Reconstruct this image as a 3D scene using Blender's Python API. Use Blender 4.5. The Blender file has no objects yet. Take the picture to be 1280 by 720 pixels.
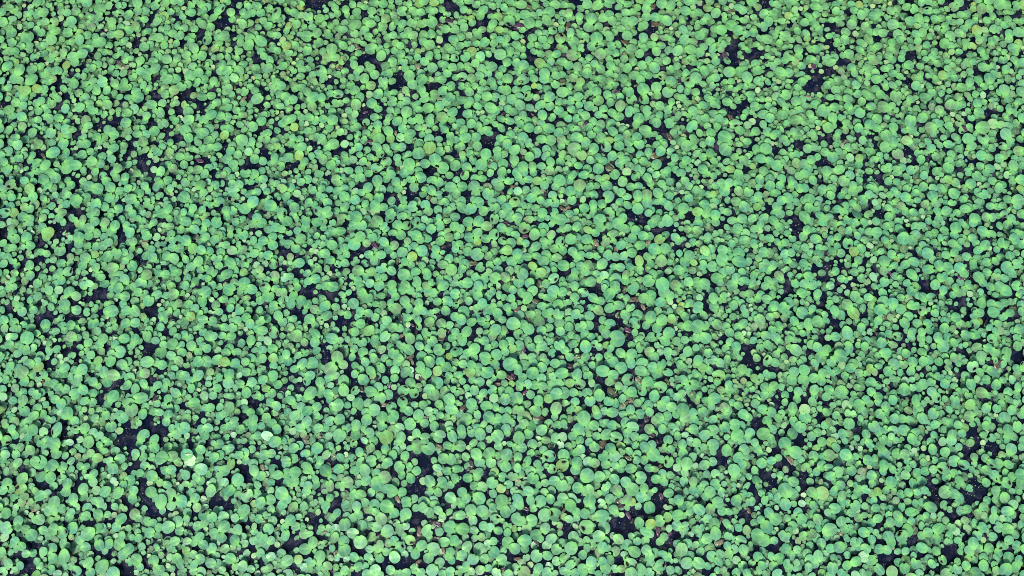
import bpy, math, random
import numpy as np

# ------------------------------------------------------------------ camera, sky, sun, exposure
random.seed(11)
rng = np.random.default_rng(11)
scene = bpy.context.scene
TILT = math.radians(10.0)          # a phone held almost straight above the pond, tipped slightly away
DIST = 2.25                        # metres from the lens to the middle of the view
FPX = 989.0                        # focal length in photo pixels (the photo is 1280 wide)
cam_data = bpy.data.cameras.new("camera")
cam_data.sensor_width = 36.0
cam_data.lens = FPX / 1280.0 * 36.0
cam_data.clip_start = 0.05
cam_data.clip_end = 1000.0
cam = bpy.data.objects.new("camera", cam_data)
cam.location = (0.0, -DIST * math.sin(TILT), DIST * math.cos(TILT))
cam.rotation_euler = (TILT, 0.0, 0.0)
scene.collection.objects.link(cam)
scene.camera = cam

SUN_EL, SUN_AZ = math.radians(41.0), math.radians(196.0)   # azimuth clockwise from +Y
world = bpy.data.worlds.new("World")
scene.world = world
world.use_nodes = True
wn, wl = world.node_tree.nodes, world.node_tree.links
sky = wn.new("ShaderNodeTexSky")
sky.sky_type = 'NISHITA'
sky.sun_disc = False
sky.sun_elevation = SUN_EL
sky.sun_rotation = SUN_AZ
sky.air_density = 1.0
sky.dust_density = 1.0
bg = wn["Background"]
bg.inputs["Strength"].default_value = 0.075
wl.new(sky.outputs[0], bg.inputs["Color"])
sun_data = bpy.data.lights.new("sun", 'SUN')
sun_data.energy = 2.9
sun_data.angle = math.radians(18.0)
sun_data.color = (1.0, 0.95, 0.86)
sun = bpy.data.objects.new("sun", sun_data)
sun.rotation_euler = (-(math.pi / 2 - SUN_EL), 0.0, -SUN_AZ)
scene.collection.objects.link(sun)
scene.view_settings.view_transform = 'Standard'
scene.view_settings.look = 'None'
scene.view_settings.gamma = 1.0
scene.view_settings.exposure = 1.82
scene.view_settings.use_curve_mapping = False
scene.cycles.filter_width = 0.9        # a crisp lens

# survey of the photo: P rosettes (x y radius per leaf), G gaps of open water, D dead leaves; T is the corner of each square
DATA = '''
T 438 0
P 20 45 38;90 40 32 145 70 38;62 122 48;240 25 46 330 50 46;215 112 44 210 165 30;305 125 42h;265 185 36;405 5 35;490 25 40;575 45 45
P 690 30 45 740 25 45;840 20 48;520 122 52;630 112 50 705 125 42;430 150 40o;410 60 32;370 120 40;790 95 42 840 110 36;915 90 36;970 140 38h
P 815 230 58 720 235 56 810 155 36;620 225 52 660 190 30;60 240 50 40 330 42 15 260 36;140 297 46;160 210 40 205 240 48;355 195 48 320 265 50
P 420 265 46h 450 215 40;500 280 36 520 235 44;580 315 44 630 360 50;530 350 34;185 372 42;250 310 34;370 370 38 430 355 38;270 400 34o 235 415 26
P 70 410 34 130 440 34;210 492 60h 280 475 44;360 450 32;450 430 36 500 460 40 440 500 38;540 415 38;640 440 34o;310 565 54 355 515 38
P 420 620 50 350 650 46;510 535 42;510 595 38 580 585 40 540 630 40;675 515 36;670 570 36;730 340 44 810 340 50;730 415 42 790 450 54
P 885 390 40p;950 295 48 1040 290 48;1030 392 50 1060 460 40;925 190 36o;790 560 46 740 615 44;865 515 34 880 570 32;970 465 38 1010 500 40
P 955 570 40 1040 580 44h;820 675 52;910 635 38 950 650 40;1020 680 46 950 695 36;620 680 34;550 690 40;425 695 32;170 640 36;205 680 46
P 40 655 44 100 695 40;80 530 36 30 590 38;1060 150 36;905 0 30
G 105 585 45;175 570 50;255 630 45;250 690 35;150 150 38;1000 60 55;955 400 42;590 430 26;300 30 20;890 180 26
D 40 460 45;1000 205 40;890 245 26;680 655 30;1050 225 30
T 573 0
P 105 15 50 20 20 40;180 50 42 235 10 38;300 45 34 350 70 36 395 50 34;460 78 38;510 15 50 570 40 40 630 45 54;765 50 40;880 45 38;970 55 52 920 70 20
P 1055 45 40;250 110 52 220 165 46;55 105 40;110 120 30;330 160 40 400 160 42;530 125 48 580 165 46;665 150 52 745 155 42;710 240 60 800 235 40
P 815 125 40;905 140 60;1050 140 44;130 190 36 140 235 40h;35 225 42 60 280 44;345 235 50 320 280 42;510 225 60h;470 300 30 410 300 40
P 240 300 40 200 345 42 170 310 32;110 345 34p;640 300 36;800 335 38;860 340 44 940 310 46h;1030 285 44 1035 220 44h;1020 382 56h
P 25 365 40;85 430 42 20 455 44;265 425 52;180 430 36;350 360 38 355 430 44;420 400 46 480 385 44 475 450 36;520 325 30;570 365 46;645 410 26p
P 740 390 46 720 450 38 800 450 42;840 400 42;915 400 40;130 515 56 70 570 54;220 575 48 170 635 44;300 540 36 260 520 34o;420 560 60;515 515 46 500 555 38
P 575 585 38 580 635 44;650 560 34;760 515 40o 825 535 40;905 540 44 980 545 46;1020 470 40 1060 490 40;815 635 54 880 680 54;925 610 42;1040 630 52;490 635 44 440 685 42
P 335 665 54 290 630 30;90 660 44 20 655 34;230 685 46o;120 700 44;650 660 50 600 700 40;730 680 36;580 450 46;640 490 36;960 700 34
P 880 460 38;880 220 52 860 190 36;70 180 26;430 230 30o;500 580 26
G 245 215 60;715 540 40;730 590 55;790 580 35;940 455 40;960 470 30;730 330 40;290 350 28;650 110 20;140 470 22;360 590 24;680 360 20
D 610 250 40;705 60 30;570 290 24;1060 560 34
T 708 0
P 45 60 46;140 80 42h 210 40 50;310 70 58 330 20 44;425 40 60h;540 15 44 610 40 46;520 75 42;730 10 50;840 5 46;950 45 54 1040 50 54;590 130 42 660 125 42
P 710 80 40;800 95 46 800 50 40;800 165 46;890 175 48;250 185 60 220 270 54;20 140 42 20 180 40 65 175 26;130 165 42 130 210 34;370 172 48 430 140 44 455 210 50
P 520 160 40;590 220 50 660 225 50 640 255 30;545 290 44 600 290 40 605 365 54;670 320 40;770 250 48;75 255 34;325 260 40 290 270 26;400 300 36p
P 345 320 32;480 320 38;115 310 22;40 340 50;70 420 52 20 390 36;150 350 40;190 370 40 200 400 30;300 390 60;420 380 56;510 440 40 450 470 44;770 370 48
P 760 430 46 780 475 42;880 370 42p;980 370 46o;1000 220 58 960 200 40;1050 385 40;850 450 44 900 510 50;950 450 44;1030 500 48h;150 485 44;255 465 50
P 80 480 36;60 555 60o 110 540 36;340 550 60o 330 500 40;410 530 46;490 545 42;580 580 40;640 500 56o;730 540 48;670 615 44;760 650 46 830 600 44 880 680 60
P 915 610 44;970 560 32 1000 610 42;610 680 50;440 665 50;500 615 36;20 660 48;110 670 50o;200 640 42 210 690 44;340 685 44;430 600 40;225 580 34
P 960 130 40o;1030 120 36o;280 640 40o;1040 690 46;350 440 32;670 420 38o;570 500 36o;705 690 24p;500 690 36o;150 595 28
G 840 300 50;890 270 36;560 380 40;530 350 30;800 530 40;860 100 40;1000 430 24;330 120 20;690 390 24;180 550 20;90 15 20;120 610 18;720 380 18
D 875 60 28;710 160 24;15 250 34;590 420 34;890 240 36;600 520 30
T 438 90
P 10 55 36;65 55 32o;140 65 54 200 130 50;245 30 46;120 150 28;380 15 50 340 20 40;330 95 48 415 95 42 320 140 44;590 45 58;620 125 52;710 15 46 720 90 56
P 800 70 36p;860 70 30;915 75 46;970 15 42;1050 50 34;45 185 52;185 220 36p;280 225 52;370 215 40 435 205 38;500 240 34p;550 180 38o
P 570 230 30p;650 240 30o;710 180 50;90 265 56;60 335 58;215 315 54 275 360 44;420 300 54;500 320 36 555 290 44;620 320 30;670 320 36 650 360 38 690 385 38
P 740 260 58h 840 225 52 820 280 36;930 190 50 1000 140 50;1000 260 50 960 300 46;1060 210 30;565 405 58;400 385 38 455 390 42;240 450 46 290 450 26
P 45 420 40p;35 485 34;155 500 40h;390 460 42 360 500 36;470 505 52 535 490 40;625 500 46 690 475 40 700 500 38;780 370 56 890 340 50 860 390 40
P 810 470 42 800 520 42 760 470 34;1020 405 58 920 455 58 1010 470 44;925 520 40;60 550 48 20 560 34;275 535 46;380 590 52 400 660 50;525 565 46 565 550 30
P 600 620 54 580 670 46;680 560 36 735 555 34p;780 595 32;715 620 36;850 560 30o;945 590 42;790 675 52;500 650 44;285 670 60 265 605 44;80 640 42h
P 160 620 44 205 630 30;140 690 40;205 565 32;885 670 38;1000 650 46 1050 680 40;1000 700 40;70 690 36;690 710 44;60 10 40;440 440 30
G 500 90 55;490 140 50;500 30 36;140 420 60;180 400 40;800 150 40;630 200 36;880 600 44;860 640 30;460 590 30;340 370 28;110 210 24;690 50 14;890 400 16;20 600 20;730 420 18;450 20 20
D 150 395 20;560 190 34;190 690 26;120 560 34;455 600 20;640 690 20
T 573 90
P 40 45 48h;130 70 46;210 40 46 245 100 38;295 15 42;330 95 46 355 140 36;405 30 40;490 65 52 430 170 40;480 180 52;595 100 44 650 75 60h;755 75 42
P 730 10 34;860 20 56;860 75 50 910 80 34;1035 20 40 980 35 46;30 140 40;90 130 36;165 135 36;225 180 42 280 170 40;110 200 46;760 140 34y 805 145 34
P 895 175 48;970 125 46h;1040 205 60;575 175 40;680 170 48 700 245 54h;600 250 48 535 275 50 615 340 56;285 250 52 370 255 46;440 260 36;190 250 42
P 30 280 44;115 290 44 90 335 38;190 335 44;320 365 60 370 390 46;435 310 30p;420 360 30;500 370 44 545 400 44;715 350 44;820 330 56h 910 345 48;910 260 56
P 1005 300 42 1000 385 50;1065 290 30;95 425 50 130 400 34;160 465 40 130 525 48;250 460 36 330 450 44 280 500 34;430 465 46;510 490 50;590 475 40
P 645 430 44 690 480 42 620 520 40;765 470 30o 765 500 26o;840 430 54;935 450 42h;25 510 46;200 530 36;225 590 42 300 595 56 250 550 36;370 520 34;430 565 44
P 570 575 34p;625 590 30;705 565 50;795 580 46 830 520 46;905 565 58;1025 530 44o;1000 610 50;1060 590 46;55 590 50;70 670 60;175 655 50;130 600 26
P 415 660 42;520 630 46 490 690 52;645 660 54 720 700 48;830 670 50 920 680 56;1060 430 40;190 405 26p;240 395 22p;620 700 50;1030 680 50o
P 480 60 40;600 10 30;940 40 20;780 250 34o;340 480 30
G 290 660 55;330 690 40;240 690 30;420 610 36;360 600 28;540 110 40;740 620 44;960 480 34;800 220 28;730 400 34;20 410 36;440 390 28;600 560 20;150 170 20;980 200 18;700 130 16
D 525 80 24;800 200 26;450 410 24;100 660 16;740 420 16;1040 90 36
T 708 90
P 205 20 54;70 60 46o 100 20 30;140 105 46 120 150 44o;280 60 42;350 65 46;260 145 54 225 215 42;430 25 42;430 100 42 420 150 40;490 120 34;565 65 52
P 675 40 54 740 85 46;620 120 32;820 30 42 770 20 40;960 35 46h;1040 95 52;900 150 52 910 225 46;1015 200 58;765 180 62 780 270 54h;620 200 60 650 270 54h
P 500 200 40o;540 245 38;410 230 46 460 245 36 440 310 44;330 140 30;300 210 46 315 300 52;120 250 50 40 295 48 125 325 40;225 340 50;45 385 40
P 40 210 34;30 150 40;535 350 56 455 410 44 525 445 52;370 375 44 325 425 40;185 440 48 150 400 36;105 460 42;20 460 40;625 385 40 620 420 38 690 390 40
P 700 340 26;720 470 54 700 520 44;810 385 52 805 445 36;870 315 32p 930 345 46;930 430 42 880 460 42 900 510 52;1020 375 46 1010 440 40;1025 515 54
P 1050 300 40;265 495 44 230 550 42;345 520 46 315 580 44;450 510 42 430 540 36;520 520 26p;610 535 20p;50 550 44 100 575 40;460 615 52 520 680 50
P 570 580 46 600 640 44;785 590 62 830 620 40;880 620 34o;700 660 50 660 690 40;250 630 42;350 660 54 420 690 50;100 665 60 190 700 50;930 660 34
P 970 700 40;170 620 30;780 690 26;150 520 34o;620 705 50;890 35 26o;390 440 26;1060 470 36;20 700 36;640 600 34o
G 820 100 46;850 70 30;690 140 30;650 470 56;590 480 34;960 260 50;970 160 20;860 280 24;990 590 55;950 570 44;250 400 34;1000 640 36;840 680 44;390 560 30;540 150 24;930 120 16;370 200 20;340 180 20;580 590 18
D 650 575 16;700 130 20;1030 640 30;500 190 24;200 510 26;830 300 20
T 438 180
P 85 35 44;15 60 36;165 55 36h;270 40 50 300 100 44h;350 40 44 390 90 38;450 20 44 510 30 48;580 100 36 545 130 28;685 105 64 680 20 50;795 45 62;900 80 50
P 850 170 62 750 210 52;990 155 56 1050 220 56;970 50 36p;925 250 64;95 110 34;200 130 36 250 150 32;360 185 60h;30 155 40p;125 175 44;180 195 26
P 260 245 56h 310 240 26;470 140 38 480 190 36;590 205 60 540 290 50 600 270 46;675 205 26p;85 260 48 95 340 54;180 290 42;330 295 34;400 265 40 410 315 46
P 360 350 40;270 370 60 300 460 54;460 385 46 480 450 46;535 390 36o;680 280 46h;705 350 56 610 360 46;640 425 52h;860 310 30;815 365 50 885 380 48;990 310 40
P 1000 430 56;1060 360 40;1060 490 46;180 445 54;395 450 36;50 475 34p;115 490 40;10 400 36;50 560 50 20 520 30;190 530 44;290 540 50;410 565 44o
P 490 515 28p;725 495 40;740 450 30;810 465 50 885 510 46;840 565 36o;975 540 44 950 580 42;910 580 30;540 570 46 525 640 50;630 630 56h 665 570 42
P 750 610 50h 780 670 46;875 655 44h;970 660 42 1025 625 40;250 610 50 245 670 48 330 630 46;430 650 44;150 600 40 170 640 28;80 640 34;410 700 50 440 690 40
P 685 690 30;570 700 40;130 670 36p;40 700 44;1065 580 30;535 480 22p;1060 20 20;990 10 40
G 800 270 55;760 290 30;840 260 30;620 500 55;580 480 36;650 510 40;430 580 50;390 510 40;170 360 48;130 390 40;600 40 36;480 650 40;60 430 30;690 390 24;1040 300 36;320 690 26;430 110 24;700 420 20;460 620 24
D 460 255 26;420 510 24;800 540 24;150 340 20;840 545 24;750 420 20
T 573 180
P 190 20 50;30 30 42o;390 5 36;490 10 50;610 10 50;710 5 50;275 110 56;390 70 44 460 95 38 390 120 44;560 75 56;770 85 56 710 135 48;880 55 48 930 90 40 875 125 48
P 1030 20 40;1040 110 42 1020 170 42;40 105 36 45 155 42;120 100 40 175 90 26;145 165 48h;230 210 62;445 195 52 435 285 50;350 225 44 320 290 40
P 560 160 50 560 210 30h;645 235 52 655 285 46;590 290 52 600 340 40;740 225 48 750 280 42;920 185 48 830 220 42 910 265 46;1000 260 40o
P 85 240 50h 160 255 28;65 325 48h;165 340 44 240 345 44;20 210 30;35 425 52;160 420 54 220 445 30;370 380 42 430 350 40;420 430 44;510 370 48h
P 790 370 50 860 410 46 850 330 30o;910 360 40;1010 375 60 970 430 40;700 355 46;640 370 36;290 430 44o;180 495 52 ;300 500 60 340 480 40;520 475 36
P 595 475 42;670 455 44 ;770 470 44 735 535 56;200 590 58 130 650 56;150 560 36;30 570 46 40 640 60;340 580 50 365 640 52;430 560 50;490 540 40h;560 590 54h
P 630 540 36;640 620 48 705 615 36;490 640 50;770 640 42 820 640 32p;820 570 44;940 515 44 900 590 46 965 595 50;1025 520 26p;1035 570 28p;1035 465 34
P 250 670 48 290 650 30;840 690 50;960 690 50h;620 690 50;440 700 44;520 700 40;110 50 30;840 490 40o;740 420 20;1070 250 30;1060 700 30;370 700 30;700 690 40
G 300 30 55;280 20 50;90 510 48;100 550 36;340 350 44;310 380 24;450 500 36;1040 650 40;810 160 44;270 600 34;790 250 24;960 120 24;700 180 20;510 320 20;670 420 16;770 570 24;520 210 16;100 380 16
D 660 140 26;870 490 26;550 420 26;440 490 24;1040 640 26;310 190 28
T 708 180
P 80 60 66 180 20 44 150 125 52;270 45 56h 235 100 34;395 40 56h;520 35 50;640 55 40 610 10 40;720 15 50;820 80 44 820 120 32;940 75 56;900 10 40;980 10 36
P 1040 70 40;740 110 44 770 175 46;900 205 56;320 130 38 370 165 44;455 130 50 470 90 34;540 120 40;595 165 42 530 190 42 550 230 28;690 165 30
P 70 165 34p;240 160 40;120 215 42;20 200 32;210 250 50 175 315 52;320 245 54;435 235 44o;630 230 48;600 290 46p;480 300 54;735 255 54 690 330 50h 740 290 30
P 810 340 50 840 390 40;840 265 36;900 305 42;975 285 42;1010 260 40;60 315 50 35 370 36;130 420 60o 130 470 44;255 330 30;320 340 36o;390 345 44 400 425 56 340 390 30
P 565 370 54p;495 450 36p;640 430 42 720 420 44;950 400 42 970 440 36;1035 370 38;235 430 44 300 420 34 250 390 30;40 480 54 55 560 46;210 500 34 270 510 46
P 415 535 60 355 600 48;550 485 44 605 530 46h;710 520 54;800 510 56 810 580 54;910 500 54;1030 515 46;165 555 38p;90 680 36 180 640 50;265 610 46 270 650 36
P 530 575 42;615 610 44;695 585 36;715 650 58;480 630 40p;910 575 36 960 580 42;1020 620 52;850 660 42 820 690 40;930 680 36;420 690 60h;550 695 60h;1000 700 26
P 30 700 40;1060 440 20;270 700 40;860 440 20o;330 670 30o;1050 690 26;200 30 40
G 470 270 44;500 350 60;440 260 36;480 390 36;350 480 36;740 400 40;880 140 50;970 190 40;690 130 30;680 90 26;1010 80 24;640 690 50;700 710 50;590 620 20;80 630 44;130 620 24;880 640 40;960 620 20;220 200 24;490 600 22;600 400 24;380 210 16;300 560 18;550 550 12;220 580 16;660 480 18
D 870 110 30;900 120 30;110 400 30;10 640 30;880 370 20;960 140 24;430 240 36
T 438 270
P 115 100 54 35 90 46;270 60 60 300 50 46;345 115 52;395 25 48h;520 10 50;470 85 50 560 95 48h 500 185 52;420 170 42;655 55 48h;710 110 40 660 110 32
P 740 30 34;790 55 40;890 95 50 810 130 48;885 20 38;965 45 40o;1045 110 48;1050 15 48;60 10 60;165 20 36;105 215 56;45 290 60;180 170 42 225 215 44 265 180 48
P 335 260 50;440 295 46h 385 335 46;660 200 54 700 240 40;755 220 56;970 150 34 910 190 40;985 215 46 900 250 50;1065 200 36;640 300 44 715 350 58;570 320 40
P 520 360 52;430 390 34;620 410 50y;160 270 40o;855 335 46 840 390 40;920 360 26;185 385 48 240 350 34 235 440 50;310 390 50;110 400 22p;45 450 50o;140 470 42h
P 80 550 56;1060 280 44 1050 330 40;985 430 48 925 490 50;1010 540 58;885 420 34;820 460 32;745 440 36p;410 480 46 320 525 60 415 555 50;545 455 44;500 510 30h
P 610 490 36;655 560 46 720 500 42 765 590 56 800 520 40;535 590 60 590 600 44;665 665 58;595 540 18p;855 580 34h;920 580 40o;900 630 44 970 630 46;180 560 36 155 600 42
P 215 560 46;280 620 44 340 620 36;70 650 50;200 680 44;290 695 54;420 690 48;550 695 54;760 700 44 815 670 38;120 660 24p;930 700 56;1060 610 34;1060 440 28
P 10 600 30;10 680 30;100 710 40;1050 670 36;20 190 30;340 185 26o;600 170 30;570 250 36o;730 310 30
G 450 230 55;500 250 44;120 340 50;50 360 50;30 400 44;180 310 36;840 190 48;820 220 30;970 290 46;420 630 46;370 400 34;340 450 36;400 180 14;960 320 40;700 400 16;610 50 20;560 400 20;400 610 36;960 95 20;620 640 20;1070 90 14
D 790 300 24;240 290 34;470 450 24;430 640 30;930 300 24;350 190 18
T 573 270
P 100 60 54 200 50 56;360 30 56h;110 120 30y;190 170 54 110 215 48;285 100 54o;275 230 50 355 195 62h;430 120 50;520 20 42 590 20 50 600 60 38;660 125 60h;700 40 50o
P 510 155 44 570 190 44;820 20 40;850 120 54 840 170 40;755 130 44 760 190 60o;930 80 34;1020 40 60 960 30 46;1050 125 44o;20 130 44 20 190 36h;930 185 46p
P 855 255 44 860 300 34 920 255 34;1015 265 54h 1040 340 48;960 330 48;15 280 36;105 300 38 90 355 46;190 385 66;260 330 36;350 350 40;300 395 44o
P 440 250 44h 525 275 50 480 300 34;490 350 52 440 350 30;615 250 42;670 275 40;655 340 26p;775 305 52 740 345 40;690 410 50 785 405 42;590 385 52 535 455 54 610 440 40
P 450 425 40 390 460 40;875 385 48 850 455 54 920 420 36;985 420 50o;20 430 44;60 480 50;315 485 40;220 510 46;40 530 46;120 570 40o;170 610 44;300 565 40p
P 395 545 52 370 625 56;250 630 50;510 550 46o;590 530 42 660 520 46;640 590 60 ;770 580 54h 830 570 50;870 540 46;950 500 44 960 540 34;1050 500 60;950 625 56h
P 740 500 44y;470 620 54o;605 670 54 ;710 680 50 730 650 40;550 620 26p;90 670 52 30 680 40;200 700 50;500 705 60;880 680 44;820 680 40o;1040 650 44;400 690 26p
P 1050 700 50;190 250 40y;360 280 34o;10 590 34;320 690 26;1010 140 30;260 700 30;760 20 26
G 330 680 50;430 490 40;460 510 30;1040 590 44;760 260 36;790 50 44;1070 170 30;580 310 36;250 470 24;270 540 20;140 420 24;30 30 30;970 110 24;430 180 18;300 660 30;560 490 20;680 320 20;960 560 20;800 660 24;60 260 18;280 20 24;500 200 20
D 1050 190 26;150 470 40;490 590 36;820 670 30;670 200 30;1060 420 26;470 70 30;580 610 24
T 708 270
P 100 115 52;15 120 40;330 55 62 340 120 50;455 20 40;515 80 58 590 130 46 560 30 50;430 95 40;650 90 40;690 150 50;730 120 36;215 145 46 290 175 44
P 105 200 48 40 240 54;200 240 52 215 320 46;460 180 54 385 250 56 470 250 40;560 180 30p;570 260 50 540 300 50 560 240 40;655 225 52;760 205 50 830 200 46
P 860 70 48 890 30 50;1010 50 60 950 80 34;990 185 46 930 235 52;810 120 32;735 300 52 700 310 36;630 310 38;130 310 40;350 330 38;430 325 36;60 360 48 100 420 44 145 390 44
P 230 400 40 270 380 36 300 405 42;410 400 54 490 410 46;570 400 46 650 370 50;625 360 36;725 455 56;810 410 46 845 470 40 870 390 40;880 330 60 985 325 54 960 370 40
P 950 450 60o;1035 460 36;1060 390 26;60 490 30;140 500 44 215 490 48 190 555 46;355 485 56 330 510 36;475 505 40 540 515 48;630 520 44;740 540 44;650 570 34
P 820 530 34o;1020 550 34p;85 560 44;70 625 54;260 575 34 300 580 40;375 600 44 435 570 44;490 630 56 440 650 40;590 595 48 585 650 42;660 645 36;730 640 40o
P 820 650 62 870 590 56 930 580 46 950 690 70;240 660 56 180 670 40;330 640 36;1050 630 40;385 690 46;480 710 50;680 710 46;30 690 26;80 700 44;150 440 36
P 10 40 30;95 30 36o;160 60 40o;220 70 36p;380 190 18;1060 280 24;700 590 22;550 130 26o;10 510 24;620 460 40;700 30 10;290 260 36o
G 720 40 60;780 30 50;680 20 40;770 70 40;900 150 44;850 160 34;30 410 36;30 450 30;730 380 40;760 370 30;320 260 44;970 520 30;500 340 30;290 560 20;600 280 20;260 20 24;1000 480 20;450 470 24;400 170 20;550 700 30;760 660 20;930 120 24;590 470 20;780 560 20
D 295 265 34;500 330 30;370 530 26;820 260 30;950 450 40;595 480 20;180 620 20;740 380 20;550 190 20
T 438 360
P 165 95 60 110 40 50 220 50 36;30 155 56;285 5 40;310 75 42;425 30 46 450 85 42;520 25 44;600 25 42;690 25 36h;690 90 38;770 10 46;830 50 46;895 5 36
P 965 65 42;1050 60 50;260 165 40 320 170 42;400 150 40 455 205 56;545 130 50 575 200 52 600 140 40;690 160 50 670 235 46 735 235 44;870 135 46 965 140 58
P 765 150 26p;855 228 36 800 250 34;955 232 48;1050 170 36h;100 235 46 185 255 46 80 290 40;270 240 40 250 290 44;340 260 36;105 360 50;570 295 40;680 325 40;620 290 30
P 370 330 50 320 330 40;830 300 34p;790 340 50o;910 355 50 985 370 46;1045 285 44;575 365 30p;240 380 36h;185 430 56;45 440 44 15 430 36;480 350 36
P 340 405 48;425 400 50o 490 400 46;355 490 60;245 520 54 265 450 44;565 440 42 600 510 56;685 390 34h;760 450 52 830 465 40;920 450 50o;1050 440 40;1015 500 42
P 50 520 40 120 545 50 160 520 36;690 495 36;450 490 40;510 570 48 585 615 58;690 580 46;820 535 52;890 620 60h;770 595 36;960 580 40;1045 640 50h;35 610 44
P 130 645 52h;315 610 38p;220 650 40;230 700 46;435 655 54 490 640 40;480 700 50;715 685 54;805 700 44;985 680 34y;520 690 40;340 700 40;905 700 40;795 640 30
P 30 360 30h;375 210 26;15 690 40;1040 555 30;130 710 40;640 65 30o;765 60 30o;400 590 40;140 190 30o
G 560 75 40;470 110 30;640 120 40;800 200 40;850 280 50;930 290 50;890 270 40;660 430 50;640 440 40;860 330 30;180 330 30;30 260 40;520 480 30;430 340 24;740 100 30;180 560 30;480 110 20;60 690 40;900 500 30;330 650 30;620 650 24;300 600 20;960 460 26;740 20 20
D 20 250 26;900 500 40;660 440 24;510 480 26;300 640 24;600 690 40;500 300 30;620 370 20
T 573 360
P 195 80 50 190 20 50;10 70 30;105 130 42 90 70 34;330 35 46 295 80 42;470 5 46;545 25 42;640 50 52 740 40 56 680 110 60h;410 70 44o;450 100 38;530 105 42 600 145 36h
P 830 75 32 880 95 40;950 35 60 1040 40 50;1000 165 54;1060 150 34;950 90 36;910 180 40h 830 185 46;240 155 48 200 210 52h;320 195 60 290 240 44;390 250 50
P 410 165 34;350 130 26p;50 235 58;130 200 24p;490 195 42 515 245 36h;555 180 36;655 200 30p;30 320 54;175 295 46 130 345 48;240 335 42 280 370 38;340 345 24p
P 605 275 54 545 360 68;440 315 40;720 270 44o;785 255 44o;875 255 44 920 240 36;1000 265 56;810 335 56o;925 315 36h;1010 350 50;700 410 62 650 370 50;905 395 46 830 425 48
P 370 420 58 410 400 40;600 460 52h;450 420 46 445 480 34;85 440 56 20 490 40 45 525 54;210 430 36p;280 450 36;1020 430 48;930 490 44 910 530 42;1060 510 36
P 260 530 44;190 530 34o;360 565 42 300 600 42;510 540 50 450 570 50;605 575 52 540 610 44;470 640 40;700 530 44o 730 590 42;800 520 46 835 580 54
P 1010 570 56 1060 620 50;940 650 46h;90 650 42;160 610 60;10 630 36;380 670 56;270 690 60;550 690 48;650 690 40p;730 700 50;845 695 40;160 690 40;50 705 40
P 780 640 30o;120 560 34o;1060 330 24;20 130 30o;290 300 30;340 480 44o;455 700 20;740 200 30p
G 500 450 40;530 470 40;150 470 44;130 440 30;170 400 40;160 540 30;470 330 30;760 20 40;420 50 30;850 220 24;960 410 30;970 460 30;760 470 36;100 580 30;60 390 36;290 120 24;470 150 20;320 310 24;180 120 20;700 640 30;780 120 40;150 180 20
D 770 130 36;590 210 30;690 310 30;490 440 20;420 470 20;110 650 24;650 610 30;320 490 30;860 490 24
T 708 360
P 90 10 44;170 50 52h;80 95 46;20 140 36;265 100 54 340 130 44 310 130 36;430 65 60 500 20 42;380 10 40;540 80 30;600 100 36;770 105 54 845 70 52 840 140 46
P 660 15 50;950 10 54;970 50 60;1030 80 50;935 145 56;1040 140 30p;100 175 44h;90 265 50 130 215 44 160 295 36;20 245 40o;240 195 36h;315 220 54 280 190 36
P 435 200 54 520 175 56 450 150 40;640 195 46;590 270 52;710 270 56;680 350 60h;525 270 36o;230 280 48;25 330 46 25 390 44;1035 235 40;1050 310 46;835 295 62 800 370 44
P 950 325 56 905 400 52 910 330 40;365 320 40 430 365 60h 370 410 48 395 455 50;140 385 58h 225 375 48;50 470 38;190 465 50 245 490 40;500 510 80;685 445 36
P 855 490 50;1020 450 58 985 530 54 935 480 36;190 590 62 190 530 36;285 560 40h 330 590 36;400 570 40 440 605 42;70 560 50 100 510 44;330 505 30;10 630 36
P 650 570 36;735 525 50 690 540 30;750 480 40o;730 600 50h;800 580 40;540 650 50;650 660 54 610 690 40;830 640 50o;935 640 34p;1010 640 46;105 625 26p;35 690 44
P 420 680 46;190 690 46;325 690 36;740 705 46;880 695 50;490 700 34;1050 590 26;910 570 34;550 420 26p;590 150 20;540 680 30;160 140 30;1020 690 36;720 70 24p
G 690 120 50;650 70 40;760 180 40;800 180 30;720 170 40;430 270 40;510 310 40;320 390 50;300 350 36;540 350 40;600 480 40;590 560 50;560 590 44;620 520 30;520 390 30;340 30 40;480 620 30;760 400 50;780 430 40;270 430 36;380 530 24;350 640 40;280 650 30;850 580 34;960 680 40;830 440 24;640 620 24;260 10 24;420 700 10
D 690 110 40;770 190 30;920 230 36;530 260 30;620 420 36;600 470 20;580 20 30;850 620 30;570 100 20;120 680 30;1040 370 30;90 690 24
T 438 450
P 50 60 42 95 95 38 50 140 42;150 20 44;225 5 40;310 80 50 290 50 36;390 30 36;470 15 50;560 45 40p;700 75 60 760 130 54;790 20 60;870 110 52;955 70 52 900 20 46;1050 25 40o
P 1035 90 30;130 195 54;205 110 50 220 160 36;445 105 50 440 180 40;350 200 40;555 120 50 600 100 34;675 165 30p;735 185 26p;985 155 40;1060 145 30;1040 210 34
P 205 315 60 280 275 50 295 380 60 375 345 50;600 230 54 530 305 60h 640 330 50h;685 275 44;865 235 66 790 290 50 835 345 58;50 305 48h;75 435 58;175 435 48
P 240 500 60 150 520 40 165 600 56;30 510 34;10 590 24;410 475 54h;430 560 60 400 520 40;520 420 54h;580 510 50 525 490 36;645 445 38;730 450 46 770 430 32;745 360 28p
P 885 440 42 910 480 30;990 390 58;1005 490 60;945 310 46o 970 280 34;1035 295 34;1060 530 40;680 550 54 740 630 46 660 590 40;785 515 46 845 510 34;820 590 40
P 955 570 40 900 550 36;320 570 54 320 660 50;420 630 24p;595 640 60;490 680 50 410 690 42;840 665 50;985 650 42p;1020 590 36;55 650 54;240 665 22p;140 690 36
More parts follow.
